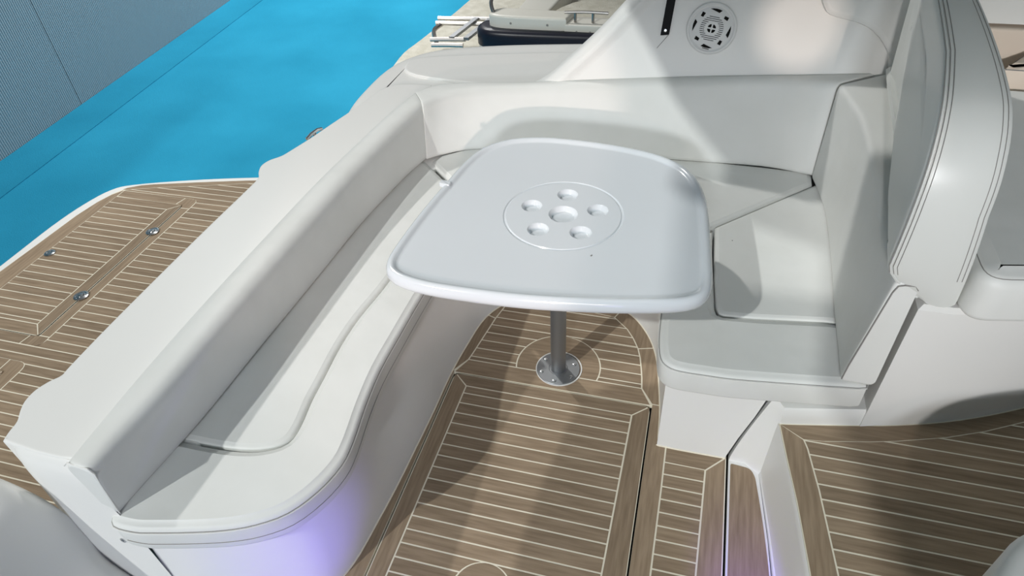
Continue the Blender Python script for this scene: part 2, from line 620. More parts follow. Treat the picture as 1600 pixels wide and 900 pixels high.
# ---- transom and side deck
trans_outer = [(-1.552, 0.642), (-1.560, 0.668), (-1.566, 0.700), (-1.586, 0.731), (-1.600, 0.762), (-1.602, 0.800), (-1.588, 0.836), (-1.571, 0.862), (-1.574, 0.902),
               (-1.580, 1.1), (-1.582, 1.5), (-1.578, 1.80), (-1.580, 1.890), (-1.602, 1.932), (-1.618, 1.978), (-1.609, 2.022), (-1.578, 2.062),
               (-1.564, 2.10), (-1.530, 2.22), (-1.500, 2.35), (-1.456, 2.537), (-1.43, 2.68), (-1.405, 2.745), (-1.34, 2.79), (-1.2, 2.80)]
trans_outer = smooth_loop(trans_outer, 4, closed=False)
TT = 0.62
tp = [(-1.37, 0.632), (-1.44, 0.632), (-1.535, 0.640)] + trans_outer + [(-1.14, 2.72), (-1.22, 2.5), (-1.27, 2.2), (-1.30, 1.9), (-1.31, 1.2), (-1.315, 0.64)]
prism('transom', tp, -0.06, TT, GEL, boat, bevel=0.007)
# moulded toe the backrest sits in, and the return that drops to the side gate
prism('backrest_ledge', [(-1.36, 0.64), (-1.372, 1.2), (-1.36, 1.6), (-1.35, 1.9), (-1.31, 2.2), (-1.27, 2.5), (-1.2, 2.6), (-1.0, 2.5), (-1.1, 2.2), (-1.15, 1.5), (-1.20, 0.64)],
      0.0, 0.445, GEL, boat, bevel=0.01)

# end of the transom sweeping down to the gate sill
prof = [(0.650, TT - 0.006), (0.634, TT - 0.003), (0.622, TT - 0.012), (0.612, TT - 0.04), (0.606, 0.54), (0.600, 0.45), (0.592, 0.35), (0.585, 0.22), (0.58, 0.10), (0.575, -0.02)]
XR = [(0.62, -1.33), (0.55, -1.285), (0.45, -1.245), (0.35, -1.222), (0.2, -1.200), (-0.05, -1.17)]


def interp(tab, z):
    for (z0, a), (z1, b) in zip(tab[:-1], tab[1:]):
        if z >= z1:
            return a + (b - a) * min(1, max(0, (z0 - z) / (z0 - z1)))
    return tab[-1][1]


rings = []
for k in range(13):
    u = k / 12
    ring = []
    for i, (y, z) in enumerate(prof):
        xl = -1.541 + 0.045 * min(1, (TT - z) / 0.5)
        xr = interp(XR, z)
        e = (1 - u) ** 6
        ring.append((xl + (xr - xl) * u, y + 0.030 * e, z))
    rings.append(ring)
rings_mesh('transom_end', rings, GEL, boat, cap0=False, cap1=False, closed_ring=False)
crest = smooth_loop([(-1.95, 0.66), (-1.68, 0.62), (-1.54, 0.575), (-1.465, 0.50), (-1.445, 0.38), (-1.425, 0.25), (-1.355, 0.15), (-1.26, 0.03), (-1.20, -0.02)], 4, closed=False)
rings = []
for x, z in crest:
    rings.append([(x, 0.545 + dy, z + dz) for dy, dz in ((0.055, -0.10), (0.035, -0.04), (0.018, -0.012), (0.0, 0.0), (-0.03, 0.004), (-0.10, -0.002), (-0.30, -0.02), (-0.70, -0.07), (-1.1, -0.15))])
rings_mesh('gate_coaming', rings, GEL, boat, cap0=False, cap1=False, closed_ring=False)
lathe('gate_socket', [(0.009, 0), (0.009, 0.003), (0.004, 0.003), (0.004, 0.001)], (-1.292, 0.592, 0.335), CHROME, boat, 14, (0, -1, 0.1))

side = [(-1.40, 2.34), (-1.475, 2.36), (-1.515, 2.52), (-1.534, 2.70), (-1.525, 2.986), (-1.455, 3.161), (-1.323, 3.285), (-1.098, 3.370), (-0.704, 3.456), (0.2, 3.60), (2.4, 3.9)]
side = smooth_loop(side, 4, closed=False) + [(2.4, 2.80), (-0.6, 2.70), (-1.0, 2.62), (-1.22, 2.40)]
prism('side_deck', side, -0.9, 0.605, GEL, boat, bevel=0.05)
pad = smooth_loop([(-1.42, 3.02), (-1.36, 3.12), (-1.0, 3.22), (-0.4, 3.34), (0.6, 3.5), (1.0, 3.4), (0.9, 3.0), (-0.3, 2.90), (-0.9, 2.86), (-1.32, 2.90)], 4)
prism('side_deck_pad', pad, 0.59, 0.616, GEL, boat, bevel=0.010)
# stern cleat sticking out past the transom
cl = prism('stern_cleat', circle(-1.575, 2.36, 0.026, 16), 0.50, 0.512, CHROME, boat, bevel=0.003)
tube('cleat_horn', [(-1.615, 2.32, 0.552), (-1.607, 2.35, 0.562), (-1.600, 2.39, 0.562), (-1.595, 2.42, 0.552)], 0.008, CHROME, cl)
tube('cleat_post', [(-1.603, 2.37, 0.51), (-1.603, 2.37, 0.558)], 0.008, CHROME, cl)
prism('cleat_bracket', [(-1.62, 2.31), (-1.50, 2.31), (-1.50, 2.44), (-1.61, 2.44)], 0.46, 0.50, GEL, boat, bevel=0.01)

# ---- cockpit liner under the seats
ctop = [(-1.22, 0.600), (-1.09, 0.625), (-0.945, 0.682), (-0.862, 0.745), (-0.815, 0.83), (-0.802, 0.94), (-0.832, 1.09), (-0.845, 1.22), (-0.832, 1.42),
        (-0.825, 1.6), (-0.808, 1.80), (-0.77, 1.96), (-0.68, 2.08), (-0.5, 2.135), (-0.3, 2.15), (-0.17, 2.11), (-0.112, 2.075), (-0.050, 2.0), (-0.010, 1.916), (0.014, 1.81),
        (0.038, 1.62), (0.046, 1.48), (0.062, 1.460), (0.342, 1.453)]
cbot = [(-1.20, 0.570), (-1.06, 0.60), (-0.93, 0.66), (-0.845, 0.725), (-0.806, 0.82), (-0.790, 0.97), (-0.780, 1.1), (-0.775, 1.22), (-0.768, 1.43),
        (-0.766, 1.6), (-0.752, 1.77), (-0.722, 1.95), (-0.64, 2.07), (-0.5, 2.125), (-0.3, 2.14), (-0.17, 2.11), (-0.112, 2.075), (-0.056, 2.0), (-0.017, 1.916), (0.008, 1.815),
        (0.035, 1.62), (0.044, 1.476), (0.061, 1.457), (0.268, 1.456)]
a_ = smooth_loop([(*p, *q) for p, q in zip(ctop, cbot)], 4, closed=False)
rings = []
for i, (z, k) in enumerate(((-0.02, 0), (0.0, 0), (0.012, 0.0), (0.12, 0.3), (0.24, 0.7), (0.352, 1.0))):
    rings.append([(bx + (tx - bx) * k, by + (ty - by) * k, z) for tx, ty, bx, by in a_])
inner_back = [(tx, ty) for tx, ty, bx, by in a_]
rings_mesh('seat_base', rings, GEL, boat, cap0=False, cap1=False, closed_ring=False)
# top of the seat boxes
topo = inner_back + [(0.268, 1.50), (0.60, 1.50), (0.60, 2.7), (-1.16, 2.7), (-1.24, 0.60)]
prism('seat_box_top', topo, 0.335, 0.351, GEL, boat, smooth=False)
# white fillet bead where the seat base meets the teak
tube('sealant_bead', [(bx + 0.0, by, 0.001) for tx, ty, bx, by in a_], 0.0035, CAULK, boat, seg=6)

# ---- cockpit sole
mesh('subfloor', [(-1.0, -0.3, -0.018), (0.5, -0.3, -0.018), (0.5, 2.3, -0.018), (-1.0, 2.3, -0.018)], [(0, 1, 2, 3)], DARK, boat)
CB = -0.0006
# hatch in the sole
ho = round_poly([(-0.756, 0.2), (0.0005, 0.2), (0.0005, 1.622), (-0.750, 1.622)], [0, 0, 0.03, 0.03], 4)
hatch = prism('sole_hatch', ho, -0.015, CB, CAULK, boat, smooth=False)
HX0, HX1 = -0.692, -0.064
board(round_poly([(-0.750, 1.622), (0.0005, 1.622), (-0.060, 1.568), (-0.688, 1.568)], [0.02, 0.02, 0, 0], 3), hatch, TEAKX)
board([(-0.756, 0.2), (-0.750, 1.615), (-0.745, 1.620), (-0.688, 1.568), (-0.6945, 0.82), (-0.70, 0.2)], hatch, TEAKY)
board([(0.0005, 0.2), (0.0005, 1.622), (-0.060, 1.568), (-0.0715, 0.96), (-0.085, 0.2)], hatch, TEAKY)
lift = circle(-0.405, 0.828, 0.088, 40)
hl = [1.568] + [1.5805 - 0.04751 * k for k in range(1, 28)]
planks([[(-0.70, 0.2), (-0.6945, 0.82), (-0.688, 1.6), (-0.060, 1.6), (-0.0715, 0.96), (-0.085, 0.2)], lift], hl, hatch)
board(lift, hatch, TEAKX)

# strip between hatch and aft seat
st = prism('sole_edge', [(-0.86, 0.2), (-0.762, 0.2), (-0.757, 1.60), (-0.757, 1.634), (-0.80, 1.634)], -0.015, CB, CAULK, boat, smooth=False)
board([(-0.86, 0.2), (-0.7605, 0.2), (-0.755, 1.60), (-0.755, 1.634), (-0.80, 1.634)], st, TEAKY)

# forward of the hatch: around the pedestal
topw = prism('sole_forward', [(-0.82, 1.6285), (0.0065, 1.6285), (0.0065, 1.634), (0.07, 1.634), (0.05, 2.2), (-0.82, 2.2)], -0.015, CB, CAULK, boat, smooth=False)
board([(-0.757, 1.626), (0.002, 1.627), (-0.040, 1.701), (-0.721, 1.701)], topw, TEAKX, g=GAP / 2)
board([(-0.82, 1.636), (-0.759, 1.636), (-0.721, 1.701), (-0.713, 1.745), (-0.681, 1.952), (-0.78, 1.985), (-0.82, 1.9)], topw, TEAKY)
board([(-0.78, 1.985), (-0.681, 1.952), (-0.655, 2.06), (-0.55, 2.10), (-0.50, 2.18), (-0.75, 2.18)], topw, TEAKY)
rb = [(-0.040, 1.701), (-0.046, 1.755), (-0.054, 1.803), (-0.064, 1.855), (-0.078, 1.903), (-0.103, 1.955), (-0.134, 2.003), (-0.195, 2.062)]
board([(0.004, 1.634), (0.055, 1.634), (0.045, 1.8), (0.02, 1.93)] + [(-0.078, 1.903), (-0.064, 1.855), (-0.054, 1.803), (-0.046, 1.755), (-0.040, 1.701)], topw, TEAKY)
board([(0.02, 1.93), (-0.01, 2.1), (-0.15, 2.16), (-0.195, 2.062), (-0.134, 2.003), (-0.103, 1.955), (-0.078, 1.903)], topw, TEAKY)
board([(-0.15, 2.16), (-0.55, 2.19), (-0.50, 2.10), (-0.195, 2.062)], topw, TEAKX)
PC = (-0.368, 1.745)
ring_c = circle(PC[0], PC[1], 0.163, 64)
pl = [(-0.721, 1.701), (-0.713, 1.745), (-0.681, 1.952), (-0.655, 2.06), (-0.55, 2.10)] + rb[::-1]
tl = [1.701, 1.7215] + [1.769 + 0.0475 * k for k in range(8)]
planks([pl, ring_c], tl, topw)
# ring board, cut straight along the border joint
lo_c = [p for p in circle(PC[0], PC[1], 0.163, 96) if p[1] > 1.701]
lo_c.sort(key=lambda p: math.atan2(p[1] - 1.701, p[0] - PC[0]))
board([(PC[0] + 0.157, 1.701)] + lo_c + [(PC[0] - 0.157, 1.701)], topw, TEAKX)

# boards to the right of the hatch
rt = prism('sole_right', [(0.0065, 0.2), (0.2715, 0.2), (0.2715, 1.50), (0.10, 1.50), (0.06, 1.632), (0.0065, 1.632)], -0.015, CB, CAULK, boat, smooth=False)
board([(0.004, 0.2), (0.060, 0.2), (0.071, 1.30), (0.071, 1.455), (0.042, 1.47), (0.055, 1.634), (0.004, 1.634)], rt, TEAKY)
board([(0.071, 1.458), (0.268, 1.458), (0.206, 1.393), (0.071, 1.395)], rt, TEAKX)
board([(0.270, 0.2), (0.270, 1.458), (0.206, 1.393), (0.196, 1.02), (0.182, 0.2)], rt, TEAKY)
nl = [1.395 - 0.0478 * k for k in range(26)]
planks([[(0.060, 0.2), (0.071, 1.30), (0.071, 1.41), (0.206, 1.41), (0.196, 1.02), (0.182, 0.2)]], nl, rt)

# loose teak tread beyond the black gap, then the step
tr = prism('step_tread', [(0.2795, 0.2), (0.44, 0.2), (0.425, 0.8), (0.40, 1.18), (0.372, 1.45), (0.2795, 1.452)], -0.015, CB, GEL, boat, smooth=False)
board(round_poly([(0.2835, 0.2), (0.4305, 0.2), (0.4155, 0.80), (0.407, 1.05), (0.389, 1.24), (0.366, 1.405), (0.350, 1.435), (0.2835, 1.441)], [0, 0, 0, 0.1, 0.1, 0.02, 0.02, 0.01], 4), tr, TEAKY, 0.001, g=0.002)

# ---- helm base moulding, riser and raised sole
hb = [(0.277, 1.453), (0.330, 1.450), (0.384, 1.412), (0.534, 1.442), (0.715, 1.483), (0.90, 1.546), (1.09, 1.637), (1.30, 1.76), (1.6, 1.95)]
hsm = [hb[0], hb[1]] + smooth_loop(hb[2:], 4, closed=False)
lowp = [(p[0], p[1]) for p in hsm]
rings = []
for z in (-0.01, 0.02, 0.06, 0.12, 0.18, 0.24, 0.30, 0.337, 0.345):
    t = 0.078 * (max(z, 0) / 0.345) ** 1.25
    e = 0.006 if z > 0.34 else 0.0
    pr = [(0.279 + t, 1.452 + e), (max(0.330, 0.283 + t), 1.451 + e)] + [(x, y + e) for x, y in lowp[2:]] + [(1.6, 2.7), (0.279 + t, 2.7)]
    rings.append([(x, y, z) for x, y in pr])
rings_mesh('helm_base_lower', rings, GEL, boat)
up = [(0.618, 1.452), (0.70, 1.452), (0.86, 1.478), (1.0, 1.52), (1.3, 1.66), (1.6, 1.85), (1.6, 2.75), (0.618, 2.75)]
lowr = [(0.612, 1.452), (0.715, 1.484), (0.90, 1.548), (1.05, 1.618), (1.3, 1.76), (1.6, 1.95), (1.6, 2.75), (0.612, 2.75)]
rings = []
for k, z in ((0, 0.28), (0.25, 0.40), (0.6, 0.58), (0.9, 0.72), (1.0, 0.755)):
    rings.append([(a[0] + (b[0] - a[0]) * k, a[1] + (b[1] - a[1]) * k, z) for a, b in zip(lowr, up)])
rings.append([(x, y, 0.767) for x, y in inset(up, 0.012)])
rings_mesh('helm_seat_base', rings, GEL, boat)
hz = 0.28
riser_b = [(0.372, 1.452), (0.386, 1.33), (0.402, 1.18), (0.412, 1.05), (0.430, 0.8), (0.445, 0.2)]
riser_t = [(0.381, 1.412), (0.397, 1.29), (0.418, 1.15), (0.440, 0.95), (0.452, 0.8), (0.48, 0.2)]
rr = smooth_loop([(*p, *q) for p, q in zip(riser_b, riser_t)], 4, closed=False)
rings = [[(a + (c - a) * k, b + (d - b) * k, z) for a, b, c, d in rr] for k, z in
         ((0, -0.005), (0.02, 0.01), (0.35, 0.012), (0.42, 0.03), (0.6, 0.15), (0.75, 0.25), (0.86, 0.276), (1.0, 0.2795))]
rings_mesh('step_riser', rings, GEL, boat, cap0=False, cap1=False, closed_ring=False)
helm_contour = [(c, d) for a, b, c, d in rr]
hs_poly = helm_contour + [(1.6, 0.2), (1.6, 1.95)] + hsm[:1:-1]
hs = prism('helm_sole', hs_poly, 0.20, hz - 0.0028, CAULK, boat, smooth=False)
hin = [(0.450, 1.367), (0.459, 1.337), (0.481, 1.203), (0.504, 1.008), (0.512, 0.94), (0.535, 0.7), (0.56, 0.2)]
hout_l = [(0.384, 1.412), (0.400, 1.29), (0.421, 1.15), (0.443, 0.95), (0.455, 0.8), (0.483, 0.2)]
hz2 = hz - 0.0022
board(hout_l + hin[::-1], hs, TEAKY, hz2, g=0.002)
htop = [(0.450, 1.367), (0.506, 1.373), (0.564, 1.386), (0.634, 1.401), (0.706, 1.420), (0.849, 1.467), (0.960, 1.515), (1.075, 1.576), (1.30, 1.70), (1.6, 1.89)]
hcon = [(x, y - 0.002) for x, y in smooth_loop(hb[2:], 4, closed=False)]
board(hcon + htop[::-1], hs, TEAKX, hz2, g=0.002)
hloop = hin + [(1.6, 0.2)] + htop[::-1][:-1]
helml = [1.365 + 0.0479 * k for k in range(11, -26, -1)]
planks([hloop], helml, hs, hz2)

# helm console: rounded corner in frame, unseen rest shaped to shade the sole
prism('helm_console', round_poly([(0.50, -0.8), (0.56, 0.45), (0.692, 0.842), (0.778, 0.963), (0.95, 1.02), (2.1, 1.05), (2.1, -0.8)], [0, 0.1, 0.1, 0.1, 0.1, 0, 0], 5), hz - 0.01, 0.63, VINYL, boat, bevel=0.03)

# ---- coaming wall beside the cockpit, leaning outboard
WY = lambda z: 2.735 + 0.33 * (z - 0.76)
outl = [(-0.72, 0.66), (-0.64, 0.705), (-0.56, 0.775), (-0.42, 0.905), (-0.28, 1.055), (-0.1, 1.22), (0.2, 1.40), (0.8, 1.52), (1.7, 1.56)]
outl = smooth_loop(outl, 4, closed=False) + [(1.7, 0.5), (-0.60, 0.5)]
rings = []
for d, yo in ((0.0, 0.09), (0.0, 0.05), (0.003, 0.03), (0.010, 0.015), (0.022, 0.004), (0.034, 0.0), (0.045, 0.002), (0.058, 0.008), (0.075, 0.010)):
    q = inset(outl, d)
    rings.append([(x, WY(z) + yo, z) for x, z in q])
rings_mesh('side_coaming', rings, GEL, boat)
up2 = [(0.395, 1.16), (0.405, 1.09), (0.422, 1.045), (0.455, 1.012), (0.55, 0.992), (0.61, 0.968), (0.66, 0.925), (0.695, 0.87), (0.70, 0.80), (1.5, 0.80), (1.5, 1.38), (0.45, 1.36)]
up2 = smooth_loop(up2[:9], 3, closed=False) + up2[9:]
rings = []
for d, yo in ((0.0, 0.03), (0.0, -0.004), (0.004, -0.014), (0.012, -0.019), (0.024, -0.020)):
    q = inset(up2, d)
    rings.append([(x, WY(z) + yo, z) for x, z in q])
rings_mesh('coaming_pad', rings, GEL, boat)
# deck behind the windscreen coaming so nothing is hollow
# hardtop over the helm, above the frame: it shades the forward half of the cockpit
ht = round_poly([(-1.2, 3.1), (-1.167, 1.17), (-1.14, 0.68), (-1.065, 0.37), (-1.10, 0.10), (-0.78, -0.05), (-0.85, -0.73), (-0.83, -0.86), (-0.77, -1.07), (-0.66, -1.6), (2.4, -1.6), (2.4, 3.1)], 0.06, 4)
prism('hardtop', ht, 2.30, 2.36, GEL, boat, bevel=0.02)
for x, y in ((1.45, 3.0), (1.55, -0.5)):
    tube('hardtop_post', [(x, y, 1.45), (x + 0.1, y, 2.31)], 0.04, GEL, boat, seg=12)
# ------------------------------------------------------------------ speaker
sz = 0.945
sc = Vector((0.030, WY(sz) + 0.003, sz))
sn = Vector((0, -1, 0.33)).normalized()
spk = thing('loudspeaker', sc, 'round white loudspeaker with slotted grille set in the cockpit side wall', 'speaker')
ex, ez = Vector((1, 0, 0)), sn.cross(Vector((1, 0, 0))).normalized()
if ez.z < 0:
    ez = -ez
spin = math.radians(-8)


def on_s(u, v, h):
    uu, vv = u * math.cos(spin) - v * math.sin(spin), u * math.sin(spin) + v * math.cos(spin)
    return sc + ex * uu + ez * vv + sn * h


lathe('bezel', [(0.098, -0.004), (0.098, 0.003), (0.094, 0.008), (0.088, 0.009), (0.084, 0.005), (0.080, 0.004)], sc, PLASTIC, spk, 56, sn)
gr = lathe('grille', [(0.081, -0.003), (0.081, 0.004), (0.074, 0.008), (0.03, 0.010), (0.0005, 0.010)], sc, PLASTIC, spk, 48, sn)


def slot(pts, h=0.0098, name='slot'):
    n = len(pts)
    v = [on_s(u, w, h - 0.006) for u, w in pts] + [on_s(u, w, h + 0.0006) for u, w in pts]
    f = [tuple(range(n)), tuple(range(n, 2 * n))] + [(i, (i + 1) % n, n + (i + 1) % n, n + i) for i in range(n)]
    return mesh(name, v, f, DARK, gr, smooth=False)


for k in range(4):
    a = PI / 2 * k + PI / 2
    arc = [(0.074 * math.cos(a + t), 0.074 * math.sin(a + t)) for t in (-0.32, -0.16, 0, 0.16, 0.32)]
    arc += [(0.062 * math.cos(a - 0.22), 0.062 * math.sin(a - 0.22))]
    slot(arc[::-1], 0.0085)
    b = a + PI / 4
    dm = [(0.074, -0.05), (0.066, 0.17), (0.056, 0.10), (0.063, -0.16)]
    slot([(r * math.cos(b + t), r * math.sin(b + t)) for r, t in dm], 0.0085)
    c = a + PI / 4
    w = [(r * math.cos(c + t), r * math.sin(c + t)) for r, t in ((0.006, -0.3), (0.016, -0.62), (0.017, -0.3), (0.017, 0.0), (0.017, 0.3), (0.016, 0.62), (0.006, 0.3))]
    slot(w)
for i in range(-6, 7):
    v = i * 0.0072
    hw = math.sqrt(max(0.048 ** 2 - v * v, 0)) * 0.95
    if abs(v) < 0.026:
        x0 = math.sqrt(0.0285 ** 2 - v * v)
        segs = [(-hw, -x0), (x0, hw)]
    else:
        segs = [(-hw, hw)]
    for a, b in segs:
        if b - a > 0.004:
            slot([(a, v - 0.0011), (b, v - 0.0011), (b, v + 0.0011), (a, v + 0.0011)])
slot([(-0.016, -0.0775), (0.010, -0.0790), (0.013, -0.0765), (-0.014, -0.0748)], 0.0068, 'marking')

# ------------------------------------------------------------------ black strap
sp_ = [(-0.166, 0.912), (-0.132, 0.916), (-0.122, 1.05), (-0.106, 1.24), (-0.142, 1.24), (-0.156, 1.05)]
strap = thing('strap', (-0.135, WY(0.93), 0.93), 'narrow black webbing strap with steel snap hanging beside the speaker', 'strap')
n = len(sp_)
v = [(x, WY(z) + 0.006, z) for x, z in sp_] + [(x, WY(z) - 0.0, z) for x, z in sp_]
mesh('webbing', v, [tuple(range(n)), tuple(range(n, 2 * n))] + [(i, (i + 1) % n, n + (i + 1) % n, n + i) for i in range(n)], BLACK, strap, smooth=False)
lathe('snap', [(0.0065, 0), (0.0065, 0.002), (0.0045, 0.003), (0.003, 0.0015), (0.0005, 0.0015)], (-0.148, WY(0.931) - 0.001, 0.931), CHROME, strap, 16, sn)
tube('loose_thread', [(-0.133, WY(0.917) - 0.001, 0.917), (-0.152, WY(0.893) - 0.001, 0.893), (-0.174, WY(0.866) - 0.001, 0.866)], 0.0011, SEAM, strap, seg=6)

# ------------------------------------------------------------------ seat cushions
CT, CBm = 0.450, 0.352


def seam_loop(parent, path, z, name='piping', r=0.0016, m=SEAM, closed=False):
    return tube(name, [(x, y, z) for x, y in path], r, m, parent, closed, 6)


aft = thing('seat_cushion', (-1.0, 1.3, 0.352), 'long curved white vinyl seat cushion along the stern backrest, left of the table', 'cushion')
roll_front = smooth_loop([(-1.286, 0.610), (-1.262, 0.580), (-1.20, 0.578), (-1.149, 0.588), (-1.055, 0.612), (-0.975, 0.637), (-0.908, 0.668), (-0.845, 0.716), (-0.800, 0.790), (-0.775, 0.875),
                          (-0.777, 0.953), (-0.796, 1.075), (-0.809, 1.211), (-0.808, 1.366), (-0.805, 1.53), (-0.797, 1.70), (-0.772, 1.85), (-0.735, 1.97), (-0.705, 2.015)], 3, closed=False)
sm = smooth_loop([(-1.30, 0.842), (-1.215, 0.843), (-1.15, 0.844), (-1.064, 0.851), (-0.995, 0.870), (-0.950, 0.905), (-0.944, 0.963), (-0.957, 1.054), (-0.963, 1.141), (-0.973, 1.275), (-0.970, 1.411),
                  (-0.950, 1.564), (-0.935, 1.75), (-0.91, 1.93), (-0.865, 2.170)], 3, closed=False)
roll = roll_front + sm[::-1] + [(-1.30, 0.66)]
cushion('front_roll', roll, CBm, CT, 0.016, VINYL, aft, 0.006)
panel = [(x - 0.002, y + 0.003) for x, y in sm] + [(-1.092, 2.392), (-1.13, 2.42), (-1.20, 2.35), (-1.28, 1.6), (-1.30, 0.9)]
cushion('seat_panel', panel, CBm, CT - 0.002, 0.013, VINYL, aft, 0.002)
seam_loop(aft, [(x, y) for x, y in inset(roll, 0.0)][:len(roll_front)], CT - 0.0135, 'piping', 0.0011)
seam_loop(aft, inset(roll, -0.0015)[:len(roll_front)], CT - 0.0175, 'piping', 0.0022, PIPE)
seam_loop(aft, inset(roll, -0.0008)[4:len(roll_front)], CBm + 0.030, 'lower_seam', 0.0009)

sidec = thing('seat_cushion', (-0.3, 2.4, 0.352), 'white vinyl seat cushion behind the table against the long side backrest', 'cushion')
sp = smooth_loop([(-0.695, 2.022), (-0.60, 2.085), (-0.5, 2.112), (-0.3, 2.125), (-0.17, 2.090), (-0.085, 2.03), (-0.035, 1.985)], 3, closed=False)
sp = sp + [(0.137, 2.155), (0.506, 2.519), (0.51, 2.62), (0.0, 2.64), (-0.6, 2.62), (-0.95, 2.56), (-1.06, 2.46), (-1.078, 2.402), (-0.965, 2.290)]
cushion('seat_panel', sp, CBm, CT, 0.014, VINYL, sidec, 0.003)
seam_loop(sidec, [(-0.028, 2.012), (0.13, 2.165), (0.49, 2.522)], CT - 0.002, 'seam', 0.0012)
seam_loop(sidec, [(-1.06, 2.40), (-0.955, 2.295), (-0.72, 2.06)], CT - 0.002, 'seam', 0.0012)

fwd = thing('seat_cushion', (0.3, 1.8, 0.352), 'square fronted white vinyl seat cushion right of the table, ahead of the helm seat', 'cushion')
ff = smooth_loop([(-0.022, 1.965), (-0.010, 1.85), (-0.007, 1.72), (-0.006, 1.616), (-0.002, 1.52), (0.010, 1.448), (0.034, 1.418), (0.072, 1.407), (0.150, 1.407), (0.230, 1.410), (0.407, 1.431), (0.565, 1.452)], 3, closed=False)
fr = ff + [(0.588, 1.460), (0.598, 1.50), (0.598, 1.708), (0.494, 1.706), (0.283, 1.676), (0.185, 1.668), (0.168, 1.675), (0.160, 1.70), (0.150, 1.85), (0.140, 2.0), (0.136, 2.132)]
cushion('front_roll', fr, CBm, CT, 0.018, VINYL, fwd, 0.004)
seam_loop(fwd, inset(fr, 0.001)[:len(ff) + 2], CT - 0.010, 'piping', 0.0010)
seam_loop(fwd, inset(fr, -0.001)[:len(ff) + 2], CT - 0.014, 'piping', 0.0018, PIPE)
fp = [(0.152, 1.85), (0.163, 1.71), (0.172, 1.681), (0.19, 1.673), (0.283, 1.681), (0.494, 1.711), (0.598, 1.713), (0.597, 2.1), (0.598, 2.50), (0.560, 2.565), (0.142, 2.150)]
cushion('seat_panel', fp, CBm, CT - 0.001, 0.010, VINYL, fwd, 0.002)
tube('stain', [(0.2035, 2.075, CT + 0.0006), (0.2065, 2.077, CT + 0.0006)], 0.0022, SEAM, fwd, seg=6)

# ------------------------------------------------------------------ backrests
BB = 0.452


def st4(ib, it, ot, zt, zb=BB, wedge=0.5):
    ob = (ib[0] + (ot[0] - ib[0]) * wedge, ib[1] + (ot[1] - ib[1]) * wedge)
    return ((ib[0], ib[1], zb), (it[0], it[1], zt), (ot[0], ot[1], zt), (ob[0], ob[1], zb))


ab = thing('backrest_cushion', (-1.25, 1.5, 0.45), 'long straight off-white vinyl backrest along the stern coaming, left edge of the cockpit', 'backrest')
S = [st4((-1.250, 0.612), (-1.222, 0.610), (-1.318, 0.614), 0.662), st4((-1.240, 0.70), (-1.218, 0.70), (-1.325, 0.70), 0.662), st4((-1.215, 0.90), (-1.207, 0.90), (-1.334, 0.90), 0.662), st4((-1.200, 1.20), (-1.205, 1.20), (-1.336, 1.20), 0.662),
     st4((-1.181, 1.55), (-1.196, 1.55), (-1.328, 1.58), 0.662), st4((-1.168, 1.85), (-1.185, 1.87), (-1.314, 1.90), 0.664), st4((-1.147, 2.06), (-1.168, 2.10), (-1.284, 2.17), 0.668),
     st4((-1.122, 2.25), (-1.140, 2.33), (-1.252, 2.40), 0.676), st4((-1.094, 2.386), (-1.115, 2.475), (-1.205, 2.60), 0.684)]
bolster('backrest_pad', S, 0.050, VINYL, ab, 4, 0.010)
e0 = S[0]
seam_loop(ab, [], 0) if False else None
tube('piping', [(-1.252, 0.605, BB + 0.002), (-1.246, 0.604, 0.50), (-1.234, 0.603, 0.60), (-1.228, 0.603, 0.640), (-1.24, 0.604, 0.656), (-1.300, 0.606, 0.658), (-1.318, 0.607, 0.64)], 0.0022, PIPE, ab, seg=6)

sb = thing('backrest_cushion', (-0.3, 2.65, 0.45), 'long off-white vinyl backrest under the speaker, running behind the table', 'backrest')
S = [st4((-1.090, 2.396), (-1.110, 2.482), (-1.198, 2.610), 0.684), st4((-1.03, 2.45), (-1.045, 2.57), (-1.12, 2.68), 0.690), st4((-0.917, 2.515), (-0.93, 2.63), (-0.96, 2.72), 0.696), st4((-0.70, 2.552), (-0.70, 2.665), (-0.70, 2.745), 0.706),
     st4((-0.40, 2.574), (-0.40, 2.685), (-0.40, 2.755), 0.734), st4((0.0, 2.586), (0.0, 2.695), (0.0, 2.758), 0.772), st4((0.31, 2.598), (0.31, 2.70), (0.31, 2.760), 0.797), st4((0.495, 2.566), (0.508, 2.640), (0.66, 2.765), 0.822)]
bolster('backrest_pad', S, 0.036, VINYL, sb, 4, 0.006)

fb = thing('backrest_cushion', (0.56, 2.0, 0.45), 'grey-white vinyl backrest on the forward side, ending in a square wing beside the seat cushion', 'backrest')
S = [st4((0.502, 2.552), (0.514, 2.600), (0.72, 2.745), 0.830), st4((0.518, 2.44), (0.535, 2.47), (0.70, 2.52), 0.838), st4((0.532, 2.29), (0.558, 2.30), (0.675, 2.30), 0.840), st4((0.528, 2.0), (0.556, 2.0), (0.640, 2.0), 0.840),
     st4((0.518, 1.78), (0.548, 1.78), (0.618, 1.78), 0.838, wedge=0.7), st4((0.514, 1.60), (0.544, 1.60), (0.606, 1.60), 0.838, wedge=0.95), st4((0.510, 1.468), (0.542, 1.462), (0.602, 1.464), 0.838, wedge=1.0)]
bolster('backrest_pad', S, 0.022, VINYL, fb, 4, 0.010)
tube('piping', [(0.514, 1.456, BB + 0.012), (0.517, 1.454, 0.52), (0.545, 1.450, 0.80), (0.552, 1.450, 0.823), (0.566, 1.450, 0.828), (0.590, 1.452, 0.828), (0.600, 1.453, 0.815)], 0.0018, SEAM, fb, seg=6)

# ------------------------------------------------------------------ helm seat
hs_ = thing('helm_seat', (0.8, 1.9, 0.767), 'tall helm seat with stitched grey leatherette backrest on the white base', 'seat')
